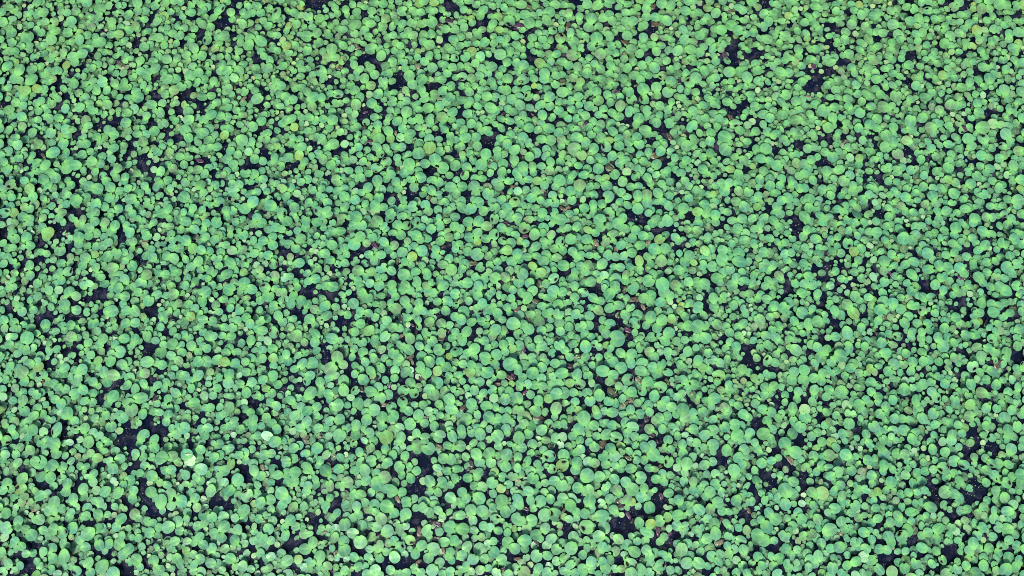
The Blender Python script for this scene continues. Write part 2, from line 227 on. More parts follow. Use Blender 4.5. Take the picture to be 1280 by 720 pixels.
P 205 705 44;60 710 40;660 710 46;435 270 30p;270 160 36;930 680 40o;390 600 30;1065 330 30;1000 700 40;730 230 30;540 590 30o;1065 430 30;610 150 30
G 440 380 50;400 410 40;520 220 40;440 310 30;60 570 50;50 590 40;60 220 40;370 150 36;330 440 44;310 480 30;590 390 36;940 140 40;760 680 40;720 690 30;720 400 20;910 630 34;370 90 30;600 10 44;180 660 30;560 570 30;120 300 24;700 380 20;330 160 24;660 380 20;90 210 20;520 700 30
D 270 200 40;110 290 30;710 190 30;330 450 30;780 560 24;390 250 26;910 640 24;610 10 30
T 573 450
P 130 50 44 200 75 46;45 40 44;280 10 50 365 45 46;285 120 66;515 45 70 650 50 60 590 100 54;750 20 44;870 20 44 835 75 50;965 35 50 1035 40 44;120 125 50
P 430 150 50 350 180 36;10 150 36;40 210 36;140 200 40 210 220 52 160 300 50;310 230 36p;460 230 36;530 240 36y;640 170 42;740 135 62;830 185 50;920 110 38 940 165 42
P 1035 135 66;615 240 44 690 240 44 610 280 36;760 250 50 840 260 48;820 330 36;920 250 48 1000 240 56;1060 225 30;250 330 46;340 300 50h 430 310 44;355 380 46p
P 20 310 40 80 280 36;100 360 40;205 390 40p;130 440 54 160 480 40;510 320 50 470 390 58;590 380 60;720 345 44;680 440 46;800 410 56;905 385 50 ;980 340 60 1050 330 60
P 1060 430 36o;280 460 58 365 470 44;570 445 30;15 530 36;975 485 64;190 545 44;80 590 60 110 530 36;305 570 56 390 585 48 345 610 36;490 590 60h;600 510 60o
P 495 505 40;430 500 36;775 510 60;870 520 40o;800 590 54p;960 570 40;1050 590 44;990 650 50h 1050 640 40;655 640 48;620 590 40;730 660 50;900 640 50h;170 620 36
P 255 640 40p;395 670 36;475 690 50;190 680 46;310 690 36p;605 690 40;30 700 50;830 700 56;230 700 46;15 630 34;540 630 36;550 570 26;1070 680 24;710 585 24p
P 110 690 30;400 100 30o;680 550 40o;700 290 20;730 500 26;20 440 24
G 530 160 50;480 140 36;560 180 40;120 250 36;270 260 46;60 440 50;40 480 36;700 380 40;680 340 36;220 490 36;350 240 40;280 380 30;730 200 24;380 640 30;1050 510 40;110 90 16;380 130 30;580 650 30;290 170 24;890 440 20;770 280 18;240 600 20;1060 260 20;930 570 16;470 460 24;600 310 20
D 500 170 36;545 160 30;400 240 24;40 480 36;670 320 26;690 540 40;810 580 40;280 380 20;180 410 24
T 708 450
P 105 60 34p;140 20 36;255 50 36;330 20 42;460 20 56 410 30 40;190 100 40 215 160 50h;105 150 60 35 230 46 140 240 54h;360 115 66 460 150 54;540 80 60 ;640 30 56
P 750 30 56 800 50 40;740 110 60 790 130 40;860 75 50 950 45 56h 905 130 54;1015 125 52h;10 140 30;255 230 40p;615 195 60h;810 215 56;740 260 36 760 310 50h
P 945 270 62h 890 260 50 875 360 56;1040 330 42;430 215 44o;520 260 40o;585 290 36;650 320 52;315 285 44 325 355 58;210 330 52 235 410 52;70 325 46 130 340 36
P 15 330 36;460 330 50o;560 385 44 600 350 34;420 410 50 485 430 48;85 420 46h;70 480 40 115 500 44;290 500 46 310 550 44;380 510 40 455 525 60;170 580 72
P 570 545 44 640 500 50 740 540 50 670 590 46;960 460 56 985 405 48;1050 470 50;820 450 50 830 520 44;750 400 34;710 430 40o;400 640 50 360 630 40;275 655 50
P 590 625 50;460 655 50 510 660 30;650 680 70h 590 700 44;930 570 46 890 600 44;1010 560 44;970 630 40;830 690 50o;960 690 46;120 690 56;200 670 36;1050 660 36
P 30 590 40o;35 500 36o;10 430 26;390 710 44;170 470 26;880 215 26;840 550 30;780 470 26;90 580 26;180 70 30;1060 240 20p;890 450 16p;80 715 36;560 470 30
G 330 210 50;390 270 50;370 190 40;320 180 30;280 120 24;640 100 40;600 120 30;680 80 40;150 380 36;170 400 26;290 440 36;210 490 34;560 580 40;530 600 36;740 620 44;820 600 40;720 640 30;890 490 34;570 160 26;1000 200 30;250 610 30;90 630 30;730 690 30;450 90 30;1000 520 20;40 380 24;470 380 20;960 190 20;540 390 20;310 630 20
D 460 320 44;40 60 40;640 400 40;800 580 40;330 440 20;560 460 24;720 650 24;1010 210 30;720 200 30;540 190 30;600 430 34
T 438 540
P 50 30 56;35 115 40h;190 10 50;285 25 34;360 50 70 410 15 46;510 55 56 470 105 36;600 65 30p;660 15 48;750 65 56;895 45 64 825 40 34;1020 40 60;140 85 40 230 90 44 200 155 46
P 345 165 48;525 140 36p;595 160 36;670 130 54 670 175 46;785 165 64;975 135 48 1060 130 48;15 260 40;90 200 46;130 245 36o;215 290 56 270 225 42;425 230 46 450 180 40
P 545 240 48 490 345 54 530 290 40;380 300 48;350 330 36;280 345 26p;110 310 54;835 285 36;870 360 44;150 385 60;40 390 46;640 300 34 590 340 34;660 390 46 605 465 50 590 400 36
P 510 430 42;930 265 52 1000 270 54;970 390 42;1060 370 48;890 420 30p;345 450 60 275 515 70;395 585 76;260 415 46;155 485 56 80 520 40;450 505 44o;535 515 34;515 600 46
P 795 495 64 910 505 56 785 605 48 875 600 48;725 490 36p;1050 465 50;1000 530 40;205 605 44;105 630 56 40 630 50;295 650 42;1000 655 56 1050 690 40;560 690 50;630 670 46
P 735 695 56 830 690 50;390 700 50;70 710 46;240 700 50;340 220 26;330 265 30;890 205 24;180 60 20;470 660 30o;1065 240 24;30 570 36;1020 180 20
G 740 300 70;750 380 60;690 240 50;780 390 40;680 500 44;650 590 50;690 590 50;630 470 30;430 410 46;450 320 40;400 400 30;1050 550 50;1060 590 40;260 110 36;280 160 30;620 210 30;700 440 36;910 680 34;590 550 30;580 600 24;480 660 34;580 10 36;60 580 24;800 250 30;480 250 20;560 370 24
D 880 150 40;380 360 30;470 670 30;130 50 24;1010 590 20
T 573 540
P 30 25 54;20 140 56h;130 10 40;220 25 60;390 40 62 305 75 36;150 110 46;100 155 24p;230 140 42;400 140 42;455 115 26p;515 120 34;605 60 62o;700 20 50;740 125 52h
P 800 65 28p;830 10 46;870 80 46o;975 60 50 1040 50 46;1020 130 44;180 220 60 210 300 52;75 250 46 ;310 215 58 325 305 52;390 235 36;480 230 64 470 345 56 430 320 40
P 570 155 36 635 155 50;595 250 46 590 300 36;725 210 40 790 215 34h;690 290 52h;660 350 36;840 280 34;850 180 40;910 240 60h;1050 230 56;1040 330 62h;15 370 36
P 200 410 54 95 460 50 190 470 36;360 400 44 440 450 46 340 430 36;790 320 40;720 390 50 810 385 50h 745 460 56;590 360 44;620 430 44h;545 440 50o;935 370 50h 880 340 28
P 340 505 56;500 525 46;160 540 46 235 550 54;430 560 48;600 510 36o;670 530 46o;960 485 54 1030 530 60 1020 450 40;870 510 40;800 530 36;850 450 30;345 615 44
P 40 600 48;135 620 34;80 660 46;15 695 40;210 660 64;560 590 44 610 620 46;700 590 56 770 610 44 720 680 50;435 690 64;590 690 70;930 590 44;860 600 40;920 670 48
P 820 690 60h;1040 660 54;320 710 40;10 460 20;1010 410 30o;470 700 40;250 350 26;1060 470 30;670 470 20p;490 10 36;590 10 30
G 310 130 40;290 390 44;260 440 36;30 520 50;60 540 36;480 45 36;300 560 36;490 600 40;880 400 40;60 60 34;70 390 30;560 560 20;290 640 30;110 570 24;500 620 30;650 200 14;980 180 30;760 510 30;960 600 16;360 480 24;340 20 12;690 680 20;270 600 30;880 450 24;980 640 24
D 130 320 34;110 370 26;600 460 40;690 530 30;490 600 26;920 160 34;680 100 24;550 290 20;820 270 24;580 540 24
T 708 540
P 60 40 46;145 15 40;225 20 36;305 40 42;400 25 60;490 50 64h;610 10 44;690 50 50 770 60 50;605 90 32;135 85 44;20 140 36;70 120 30;225 100 42 280 145 54
P 145 170 46 100 210 44;435 160 54 370 235 62 475 240 54;545 140 44y;690 130 40;550 195 40o;625 190 40;705 225 46 695 280 40;780 150 54 850 130 46;870 225 64;1015 80 46
P 970 160 48 1050 170 40;950 275 40 1020 295 60h;780 280 44;105 305 58 90 380 50;15 270 30;220 300 52 285 310 46;265 245 34;395 325 48;485 330 40;560 310 42 545 370 42
P 640 365 54 705 365 44;735 455 64h 660 460 36;825 360 44;880 370 40o;205 435 70 150 490 40;330 445 54 395 420 44;480 470 54;590 500 54 655 570 66;895 470 50 980 500 40
P 960 420 46;1040 430 36;110 555 54 210 585 66;30 480 46;10 550 36;290 530 50o;400 540 46 380 590 46;505 580 54o 540 630 36;775 560 48;430 670 52 480 680 36;750 650 56 810 660 36
P 840 610 36;880 580 30;1020 610 50;40 680 66 50 630 36;230 690 60;610 670 50o;650 700 44y;310 620 44;350 700 40p;1060 500 20;1060 290 20;120 690 26;450 385 24p;1060 10 26;890 10 30
P 1050 690 30;560 690 30o;540 250 30;630 260 26o
G 210 190 44;230 220 24;560 440 40;550 410 30;830 520 40;930 680 60;890 660 40;970 700 50;940 50 50;910 80 36;140 630 40;150 690 30;970 340 36;560 250 30;300 380 30;100 460 30;830 430 30;770 400 24;570 560 24;310 180 30;850 300 30;190 50 20;920 570 30;900 520 20;300 560 20;600 600 20
D 365 120 44;540 690 34;850 30 34;950 640 30;930 350 30;100 460 24;620 260 30;300 390 24;910 90 20;760 370 20
T 438 630
P 70 20 50;85 105 46;240 10 56;365 20 66 ;310 145 64 255 80 48;435 90 50;565 5 50;555 100 58 570 155 30;655 40 40;735 30 54;850 15 54;880 60 46;790 85 50;985 80 40h 920 130 40p
P 1065 115 40;170 60 40o;190 145 28p;20 140 44;110 220 56 30 290 60;260 230 50 210 210 34;370 270 62;460 190 36h;510 170 30;500 245 52 560 215 40;615 275 36h
P 1000 230 60 1065 250 50;890 280 42;770 270 60 790 345 36;740 195 34p;520 310 42 540 360 36;600 360 50h;105 375 66;215 330 48 ;195 450 42;285 420 60o;300 325 24p
P 375 395 40o;440 370 46;495 430 56h;710 415 56 650 500 50;830 450 66 780 540 50 790 430 36;935 380 56 ;1040 370 56;445 530 58 420 480 40;40 530 50 90 570 44;180 535 46h
P 210 575 36;295 540 46;80 625 50 140 620 40;250 660 58;400 660 48;890 590 54 820 660 60;1010 560 44 960 530 36;1000 480 46;165 705 50;480 700 44;560 690 46;640 650 50 700 680 50
P 1000 680 50;920 700 40;540 500 40;350 480 40;590 450 30;300 710 36;10 650 24;1065 690 24;820 220 30o;900 190 40o;660 460 30;1070 540 20
G 680 110 50;700 140 44;660 180 40;640 130 30;490 30 36;590 540 50;540 590 50;580 590 40;350 590 50;340 640 40;360 560 36;110 480 50;60 460 40;1000 620 50;980 610 40;960 40 40;30 440 30;500 620 40;600 20 30;650 260 50;840 520 30;850 370 40;430 420 16;300 600 26;690 560 40;640 390 20;420 260 24;720 670 14;60 700 36
D 685 280 40;870 200 40;860 350 36;680 580 30;590 370 30;900 190 30;300 330 24;830 190 24;930 470 30
T 573 630
P 125 65 60;25 110 48;145 165 50;240 70 58 260 120 40h;340 90 50 370 150 52h;470 75 62 530 50 46;600 150 72 ;610 10 50;750 45 40;730 165 62;685 250 50p;860 110 64 880 60 40
P 965 105 66h;1060 130 36;45 250 64;250 220 46 320 235 44;160 265 44;400 265 44;490 220 46h 490 285 42;560 245 34h;570 320 34;865 245 56 780 305 60;665 360 66 665 450 44
P 160 345 36;230 330 40 280 310 40;495 380 58 565 440 56 530 400 44;925 345 54 885 410 50;1030 390 44 980 450 52;85 425 58 ;205 450 62 150 540 58;35 515 54
P 765 415 40p;355 480 56 ;350 370 40 290 390 34;265 550 46;430 555 54 360 600 34;450 470 36;780 515 60 890 515 50;680 535 36;495 620 40;980 570 46h 1050 540 46
P 215 660 50;295 640 40;385 690 56;630 600 46o;720 610 30p;800 640 50;910 630 50h 890 690 56;655 680 60o;570 630 36;50 640 50;130 670 40p;500 705 50;1050 670 40
P 30 15 40;345 30 40;440 170 26;400 40 26;960 190 26p;1010 210 34o;1010 290 34;940 280 36o;820 350 36;10 380 26;80 610 40;570 685 24p;610 250 22p;970 690 30;15 690 30
P 840 20 40;780 690 36;990 10 40;310 440 20
G 400 360 50;430 340 30;540 520 60;580 560 44;510 480 36;650 500 30;680 50 40;740 560 36;740 90 30;970 230 34;930 220 30;1040 290 40;190 130 36;80 160 24;970 640 36;740 660 40;150 610 36;570 290 14;850 580 30;740 370 24;400 400 30;200 290 20;640 50 30;1040 220 30;430 230 16;240 620 24;820 460 16;310 170 16
D 685 50 30;780 380 30;600 550 30;450 650 30;1060 60 24;90 130 20;760 550 24;960 280 24;120 610 30;1030 220 24
T 708 630
P 40 15 60;100 80 42 105 140 36;185 95 50;240 40 54;350 120 74 265 140 36;375 240 66;205 230 74h 260 230 40;320 320 60;25 150 40;470 55 48;500 100 32;555 110 28p
P 720 25 36;610 40 30;830 35 60 860 40 40;925 165 56;1010 130 50;830 195 54y;720 180 50;775 270 50 830 295 42 785 365 44;700 320 44 705 370 40;1020 240 36p
P 940 375 46 975 330 44o;70 330 54 125 380 48 45 440 64;250 395 44;395 370 44;360 430 54 ;320 440 40o 330 480 44o;205 435 42 165 510 46;410 440 40;470 320 34o 520 350 54o
P 490 470 46o;610 410 54 680 475 62 ;795 455 50 830 530 50 820 490 36;580 510 40 600 540 36 640 600 64h;885 475 36;960 500 46;1010 530 44;40 600 54 70 560 40
P 245 575 54 255 650 50 160 640 50;435 560 46 420 510 34;355 570 44;390 640 56;485 650 46;940 610 56h 905 640 36;740 660 60;640 690 64;1040 660 44;10 530 30
P 850 610 50;550 650 44o;830 690 50;90 690 46;10 690 40;175 700 44;1050 90 24;1040 470 24;300 530 34;240 520 24o;90 220 30p;650 320 36o;200 360 36;920 690 26p;320 710 40
P 1050 570 24;390 30 20p;1000 30 30p;1040 40 26
G 560 220 80;500 210 60;620 210 60;570 270 50;600 290 40;480 150 30;700 90 36;780 110 36;930 30 50;910 60 36;20 250 44;900 310 40;870 360 40;880 390 30;970 410 40;1030 380 40;1020 420 30;430 320 30;470 560 30;530 590 40;610 110 30;140 20 30;700 550 36;760 500 30;1000 200 20;580 320 24;540 500 24;90 500 16;280 700 20;450 700 30;1060 330 30;650 100 30
D 540 20 34;920 270 36;620 110 30;730 600 20;1040 300 24;740 130 24;330 410 30;970 440 24;430 700 30;90 210 20;350 480 24;660 170 20
'''

# ------------------------------------------------------------------ materials
def new_mat(name):
    m = bpy.data.materials.new(name)
    m.use_nodes = True
    nt = m.node_tree
    return m, nt, nt.nodes["Principled BSDF"]

def node(nt, kind, **kw):
    n = nt.nodes.new(kind)
    for k, v in kw.items():
        setattr(n, k, v)
    return n

def mix_rgb(nt, fac, a, b, blend='MIX'):
    n = node(nt, "ShaderNodeMix", data_type='RGBA', blend_type=blend)
    for sock, val in ((n.inputs[0], fac), (n.inputs[6], a), (n.inputs[7], b)):
        if hasattr(val, "is_linked"):
            nt.links.new(val, sock)
        else:
            sock.default_value = val
    return n.outputs[2]

def math_node(nt, op, a, b=0.0, clamp=False):
    n = node(nt, "ShaderNodeMath", operation=op, use_clamp=clamp)
    for sock, val in ((n.inputs[0], a), (n.inputs[1], b)):
        if hasattr(val, "is_linked"):
            nt.links.new(val, sock)
        else:
            sock.default_value = val
    return n.outputs[0]

def leaf_material(name, per_object):
    """Waxy floating leaf: blue-green blade, yellow-green around the stalk, fine veins, brown round bite holes."""
    m, nt, bsdf = new_mat(name)
    L = nt.links
    if per_object:
        tone = node(nt, "ShaderNodeObjectInfo").outputs["Color"]
        alpha = node(nt, "ShaderNodeObjectInfo").outputs["Alpha"]
    else:
        a = node(nt, "ShaderNodeAttribute", attribute_name="tone")
        tone, alpha = a.outputs["Color"], a.outputs["Alpha"]
    base = node(nt, "ShaderNodeAttribute", attribute_name="base").outputs["Fac"]
    wear = node(nt, "ShaderNodeAttribute", attribute_name="wear").outputs["Fac"]
    vein = node(nt, "ShaderNodeAttribute", attribute_name="vein").outputs["Fac"]
    pos = node(nt, "ShaderNodeNewGeometry").outputs["Position"]
    n1 = node(nt, "ShaderNodeTexNoise"); n1.inputs["Scale"].default_value = 130.0; n1.inputs["Detail"].default_value = 4.0
    L.new(pos, n1.inputs["Vector"])
    n2 = node(nt, "ShaderNodeTexNoise"); n2.inputs["Scale"].default_value = 420.0; n2.inputs["Detail"].default_value = 3.0
    L.new(pos, n2.inputs["Vector"])
    # yellow-green heart of the rosette: strength of it in the tone's alpha
    heart = math_node(nt, 'MULTIPLY', base, alpha, True)
    wob = math_node(nt, 'MULTIPLY_ADD', n1.outputs["Fac"], 1.1)
    nt.nodes[-1].inputs[2].default_value = 0.45
    heart = math_node(nt, 'MULTIPLY', heart, wob, True)
    col = mix_rgb(nt, heart, tone, (0.120, 0.340, 0.076, 1))
    # mottling
    mot = node(nt, "ShaderNodeMapRange"); mot.inputs[1].default_value = 0.3; mot.inputs[2].default_value = 0.7
    mot.inputs[3].default_value = 0.80; mot.inputs[4].default_value = 1.18
    L.new(n2.outputs["Fac"], mot.inputs[0])
    col = mix_rgb(nt, 1.0, col, mot.outputs[0], 'MULTIPLY')
    # veins a little paler
    col = mix_rgb(nt, math_node(nt, 'MULTIPLY', vein, 0.45), col, (0.17, 0.33, 0.17, 1))
    # brown blotches on some leaves, brown round holes
    sp = node(nt, "ShaderNodeMapRange"); sp.inputs[1].default_value = 0.66; sp.inputs[2].default_value = 0.74
    L.new(n1.outputs["Fac"], sp.inputs[0])
    col = mix_rgb(nt, math_node(nt, 'MULTIPLY', sp.outputs[0], 0.7), col, (0.075, 0.085, 0.03, 1))
    col = mix_rgb(nt, wear, col, (0.045, 0.035, 0.018, 1))
    L.new(col, bsdf.inputs["Base Color"])
    bsdf.inputs["Roughness"].default_value = 0.46
    bsdf.inputs["Specular IOR Level"].default_value = 0.42
    bmp = node(nt, "ShaderNodeBump"); bmp.inputs["Strength"].default_value = 0.25; bmp.inputs["Distance"].default_value = 0.001
    L.new(n2.outputs["Fac"], bmp.inputs["Height"]); L.new(bmp.outputs[0], bsdf.inputs["Normal"])
    tr = node(nt, "ShaderNodeBsdfTranslucent"); L.new(col, tr.inputs[0])
    mx = node(nt, "ShaderNodeMixShader"); mx.inputs[0].default_value = 0.13
    L.new(bsdf.outputs[0], mx.inputs[1]); L.new(tr.outputs[0], mx.inputs[2])
    L.new(mx.outputs[0], nt.nodes["Material Output"].inputs[0])
    return m

LEAF_OBJ = leaf_material("floating_leaf", True)
LEAF_MASS = leaf_material("floating_leaf_mass", False)

WATER, nt, b = new_mat("dark_pond_water")
pos = node(nt, "ShaderNodeNewGeometry").outputs["Position"]
wn1 = node(nt, "ShaderNodeTexNoise"); wn1.inputs["Scale"].default_value = 22.0; wn1.inputs["Detail"].default_value = 5.0
nt.links.new(pos, wn1.inputs["Vector"])
silt = node(nt, "ShaderNodeMapRange"); silt.inputs[1].default_value = 0.42; silt.inputs[2].default_value = 0.72
nt.links.new(wn1.outputs["Fac"], silt.inputs[0])
nt.links.new(mix_rgb(nt, silt.outputs[0], (0.0008, 0.0022, 0.0095, 1), (0.0045, 0.0050, 0.0090, 1)), b.inputs["Base Color"])
clear = b.inputs["Base Color"].links[0].from_socket
glint_noise = node(nt, "ShaderNodeTexNoise"); glint_noise.inputs["Scale"].default_value = 34.0; glint_noise.inputs["Detail"].default_value = 9.0; glint_noise.inputs["Roughness"].default_value = .68
nt.links.new(pos, glint_noise.inputs["Vector"])
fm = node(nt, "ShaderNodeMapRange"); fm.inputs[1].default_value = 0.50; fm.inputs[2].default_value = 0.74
nt.links.new(glint_noise.outputs["Fac"], fm.inputs[0])
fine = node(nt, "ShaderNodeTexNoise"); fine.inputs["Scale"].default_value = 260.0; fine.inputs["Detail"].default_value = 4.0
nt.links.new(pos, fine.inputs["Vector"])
murk_glints = math_node(nt, 'MULTIPLY', fm.outputs[0], math_node(nt, 'MULTIPLY', fine.outputs["Fac"], 1.3), True)
nt.links.new(mix_rgb(nt, murk_glints, clear, (0.060, 0.058, 0.076, 1)), b.inputs["Base Color"])   # lilac sky glints and murk painted into the water colour
b.inputs["Roughness"].default_value = 0.05
b.inputs["IOR"].default_value = 1.33
wn2 = node(nt, "ShaderNodeTexNoise"); wn2.inputs["Scale"].default_value = 9.0
nt.links.new(pos, wn2.inputs["Vector"])
bmp = node(nt, "ShaderNodeBump"); bmp.inputs["Strength"].default_value = 0.12; bmp.inputs["Distance"].default_value = 0.004
nt.links.new(wn2.outputs["Fac"], bmp.inputs["Height"]); nt.links.new(bmp.outputs[0], b.inputs["Normal"])

DEAD, nt, b = new_mat("rotting_leaf")
tone = node(nt, "ShaderNodeObjectInfo").outputs["Color"]
pos = node(nt, "ShaderNodeNewGeometry").outputs["Position"]
dn = node(nt, "ShaderNodeTexNoise"); dn.inputs["Scale"].default_value = 210.0; dn.inputs["Detail"].default_value = 5.0
nt.links.new(pos, dn.inputs["Vector"])
mr = node(nt, "ShaderNodeMapRange"); mr.inputs[1].default_value = 0.3; mr.inputs[2].default_value = 0.7
mr.inputs[3].default_value = 0.35; mr.inputs[4].default_value = 1.6
nt.links.new(dn.outputs["Fac"], mr.inputs[0])
nt.links.new(mix_rgb(nt, 1.0, tone, mr.outputs[0], 'MULTIPLY'), b.inputs["Base Color"])
b.inputs["Roughness"].default_value = 0.4

# ------------------------------------------------------------------ the pond
def link(o, parent=None):
    scene.collection.objects.link(o)
    if parent is not None:
        o.parent = parent
    return o

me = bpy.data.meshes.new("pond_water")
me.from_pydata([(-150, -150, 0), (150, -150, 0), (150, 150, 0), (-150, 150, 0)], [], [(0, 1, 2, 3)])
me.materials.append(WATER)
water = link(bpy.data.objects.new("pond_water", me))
water["kind"] = "structure"
water["label"] = "dark navy pond water showing in the gaps between floating leaves"

# ------------------------------------------------------------------ leaf shapes (unit radius, stalk end at -x)
RINGS = (0.36, 0.70, 0.93, 1.0)
def leaf_shape(seed, nseg=18, kind="plain"):
    r = np.random.default_rng(seed)
    th = np.arange(nseg) / nseg * 2 * math.pi
    asp = r.choice([r.uniform(.9, 1.0), r.uniform(.9, 1.0), r.uniform(.74, .9)])
    out = 1 + r.uniform(-.035, .035) * np.cos(2 * th + r.uniform(0, 6)) + r.uniform(-.03, .03) * np.cos(3 * th + r.uniform(0, 6)) + r.normal(0, .014, nseg)
    dth = np.abs((th - math.pi + math.pi) % (2 * math.pi) - math.pi)      # angle from the stalk end
    taper = r.choice([0.0, 0.0, 0.10, 0.2])                                # some blades are drop-shaped
    out = out * (1 + taper * np.exp(-(dth / 0.5) ** 2)) * (1 - taper * 0.25)
    if taper == 0.0:
        out = out * (1 - r.uniform(.12, .42) * np.exp(-(dth / 0.26) ** 2)) # heart-shaped notch
    if kind == "bitten":
        k = r.uniform(0, 2 * math.pi)
        d = np.abs((th - k + math.pi) % (2 * math.pi) - math.pi)
        out = out * (1 - r.uniform(.3, .6) * np.exp(-(d / r.uniform(.25, .45)) ** 2))
    x, y = np.cos(th) * out, np.sin(th) * out * asp
    ripple = r.uniform(0, .045) * np.cos(3 * th + r.uniform(0, 6)) + r.uniform(0, .03) * np.cos(5 * th + r.uniform(0, 6))
    cup = r.uniform(-.04, .04)
    V = [(0.0, 0.0, cup)]
    for q in RINGS:
        for i in range(nseg):
            V.append((x[i] * q, y[i] * q, cup * (1 - q * q) + ripple[i] * q * q))
    for i in range(nseg):                                                   # thickness of the rim, its edge kept sharp
        V.append((x[i], y[i], ripple[i]))
    for i in range(nseg):
        V.append((x[i] * .97, y[i] * .97, ripple[i] - 0.07))
    V = np.array(V)
    V[:, 2] -= 0.05 * np.exp(-(V[:, 1] / .13) ** 2) * np.clip(1 - V[:, 0], 0, 1) * .8   # groove along the midrib
    F = []
    idx = lambda k, i: 1 + k * nseg + i % nseg
    gone = set()
    wear = np.zeros(len(V))
    if kind == "holed":
        for _ in range(r.integers(1, 3)):
            k, i = r.choice([0, 0, 1]), r.integers(0, nseg)
            w = 2 if k == 1 else 3
            for j in range(w):
                gone.add((k, (i + j) % nseg))
            for kk in (k, k + 1):
                for j in range(w + 1):
                    wear[idx(kk, i + j)] = r.uniform(.6, 1.0)
    for i in range(nseg):
        F.append((0, idx(0, i), idx(0, i + 1)))
    for k in range(len(RINGS) + 1):
        if k == len(RINGS) - 1:
            continue
        for i in range(nseg):
            if (k, i) not in gone:
                F.append((idx(k, i), idx(k + 1, i), idx(k + 1, i + 1), idx(k, i + 1)))
    bd = np.hypot(V[:, 0] + 0.95, V[:, 1])
    base = np.clip(1.25 - bd * 0.95, 0, 1) ** 1.1
    ang = np.arctan2(V[:, 1], V[:, 0] + 1.0)
    vein = np.clip(np.cos(ang * 9), 0, 1) ** 4 * np.clip(1.0 - np.hypot(V[:, 0], V[:, 1]) ** 4, 0, 1)
    vein[1 + (len(RINGS) - 1) * nseg:] = r.uniform(.2, .9)
    if kind == "bitten":
        wear[1 + 3 * nseg:1 + 4 * nseg] = np.clip((0.78 - out) * 3, 0, .7)
    return V, F, base, vein, wear

SHAPES = [leaf_shape(100 + i, 18, "plain") for i in range(22)]
HOLED = [leaf_shape(300 + i, 18, "holed") for i in range(8)]
BITTEN = [leaf_shape(500 + i, 18, "bitten") for i in range(8)]
ALLS = SHAPES + HOLED + BITTEN
RINGS = (0.55, 1.0)
FAR = [leaf_shape(700 + i, 12, "plain") for i in range(10)]               # for leaves out of the picture

def set_attr(me, name, data):
    me.attributes.new(name, 'FLOAT', 'POINT').data.foreach_set("value", np.asarray(data, dtype=np.float32))

def leaf_mesh(shape):
    V, F, base, vein, wear = shape
    me = bpy.data.meshes.new("leaf")
    me.from_pydata(V.tolist(), [], F)
    set_attr(me, "base", base); set_attr(me, "vein", vein); set_attr(me, "wear", wear)
    me.shade_smooth()
    me.materials.append(LEAF_OBJ)
    return me
MESHES = [leaf_mesh(s) for s in ALLS]

# ------------------------------------------------------------------ where each leaf floats (measured on the photo)
ct, st = math.cos(TILT), math.sin(TILT)
def ground(u, v):
    x, y = (u - 640) / FPX, -(v - 360) / FPX
    dy, dz = y * ct + st, y * st - ct
    s = -(cam.location.z - 0.008) / dz
    return x * s, cam.location.y + dy * s, s / FPX                           # metres, metres per pixel
def pixel(gx, gy):
    py, pz = gy - cam.location.y, 0.008 - cam.location.z
    yc, zc = py * ct + pz * st, -py * st + pz * ct
    return 640 + FPX * gx / -zc, 360 - FPX * yc / -zc

leaves, gaps, dead = [], [], []      # leaf: [u, v, r, flag, plant]
plant_n = 0
tx = ty = 0
for line in DATA.strip().splitlines():
    if line[0] == 'T':
        tx, ty = map(int, line[2:].split())
        continue
    for item in line[2:].split(';'):
        t = item.split()
        for k in range(0, len(t), 3):
            fl = t[k + 2][-1] if t[k + 2][-1].isalpha() else ''
            rr = float(t[k + 2].rstrip('hopy')) / 8.0
            rec = [tx + float(t[k]) / 8.0, ty + float(t[k + 1]) / 8.0, rr]
            if line[0] == 'P':
                leaves.append(rec + [fl, plant_n])
            elif line[0] == 'G':
                gaps.append(rec)
            else:
                dead.append(rec)
        plant_n += line[0] == 'P'

# the same leaf noted twice across a seam of the survey: keep the larger
leaves.sort(key=lambda l: -l[2])
kept = []
for l in leaves:
    if all((l[0] - k[0]) ** 2 + (l[1] - k[1]) ** 2 > (0.62 * k[2]) ** 2 for k in kept):
        kept.append(l)
leaves = kept

# lone leaves belong to the rosette they touch (at most five leaves each)
count = {}
for l in leaves:
    count[l[4]] = count.get(l[4], 0) + 1
pairs = []
for i, a in enumerate(leaves):
    for j in range(i + 1, len(leaves)):
        bq = leaves[j]
        if a[4] != bq[4]:
            g = math.hypot(a[0] - bq[0], a[1] - bq[1]) - a[2] - bq[2]
            if g < 0.6:
                pairs.append((g, i, j))
pairs.sort()
members = {}
for l in leaves:
    members.setdefault(l[4], []).append(l)
for g, i, j in pairs:
    a, bq = leaves[i][4], leaves[j][4]
    if a == bq or min(len(members[a]), len(members[bq])) > 1 or len(members[a]) + len(members[bq]) > 4:
        continue
    if len(members[a]) < len(members[bq]):
        a, bq = bq, a
    for l in members[bq]:
        l[4] = a
    members[a] += members.pop(bq)

# metres
class Leaf:
    __slots__ = ("x", "y", "r", "flag", "ang", "lone", "z", "shape", "tone", "heart", "tx", "ty", "far", "under")

def mk(x, y, r, flag, ang, lone, far=False, under=False):
    o = Leaf(); o.x, o.y, o.r, o.flag, o.ang, o.lone, o.far, o.under = x, y, r, flag, ang, lone, far, under
    return o

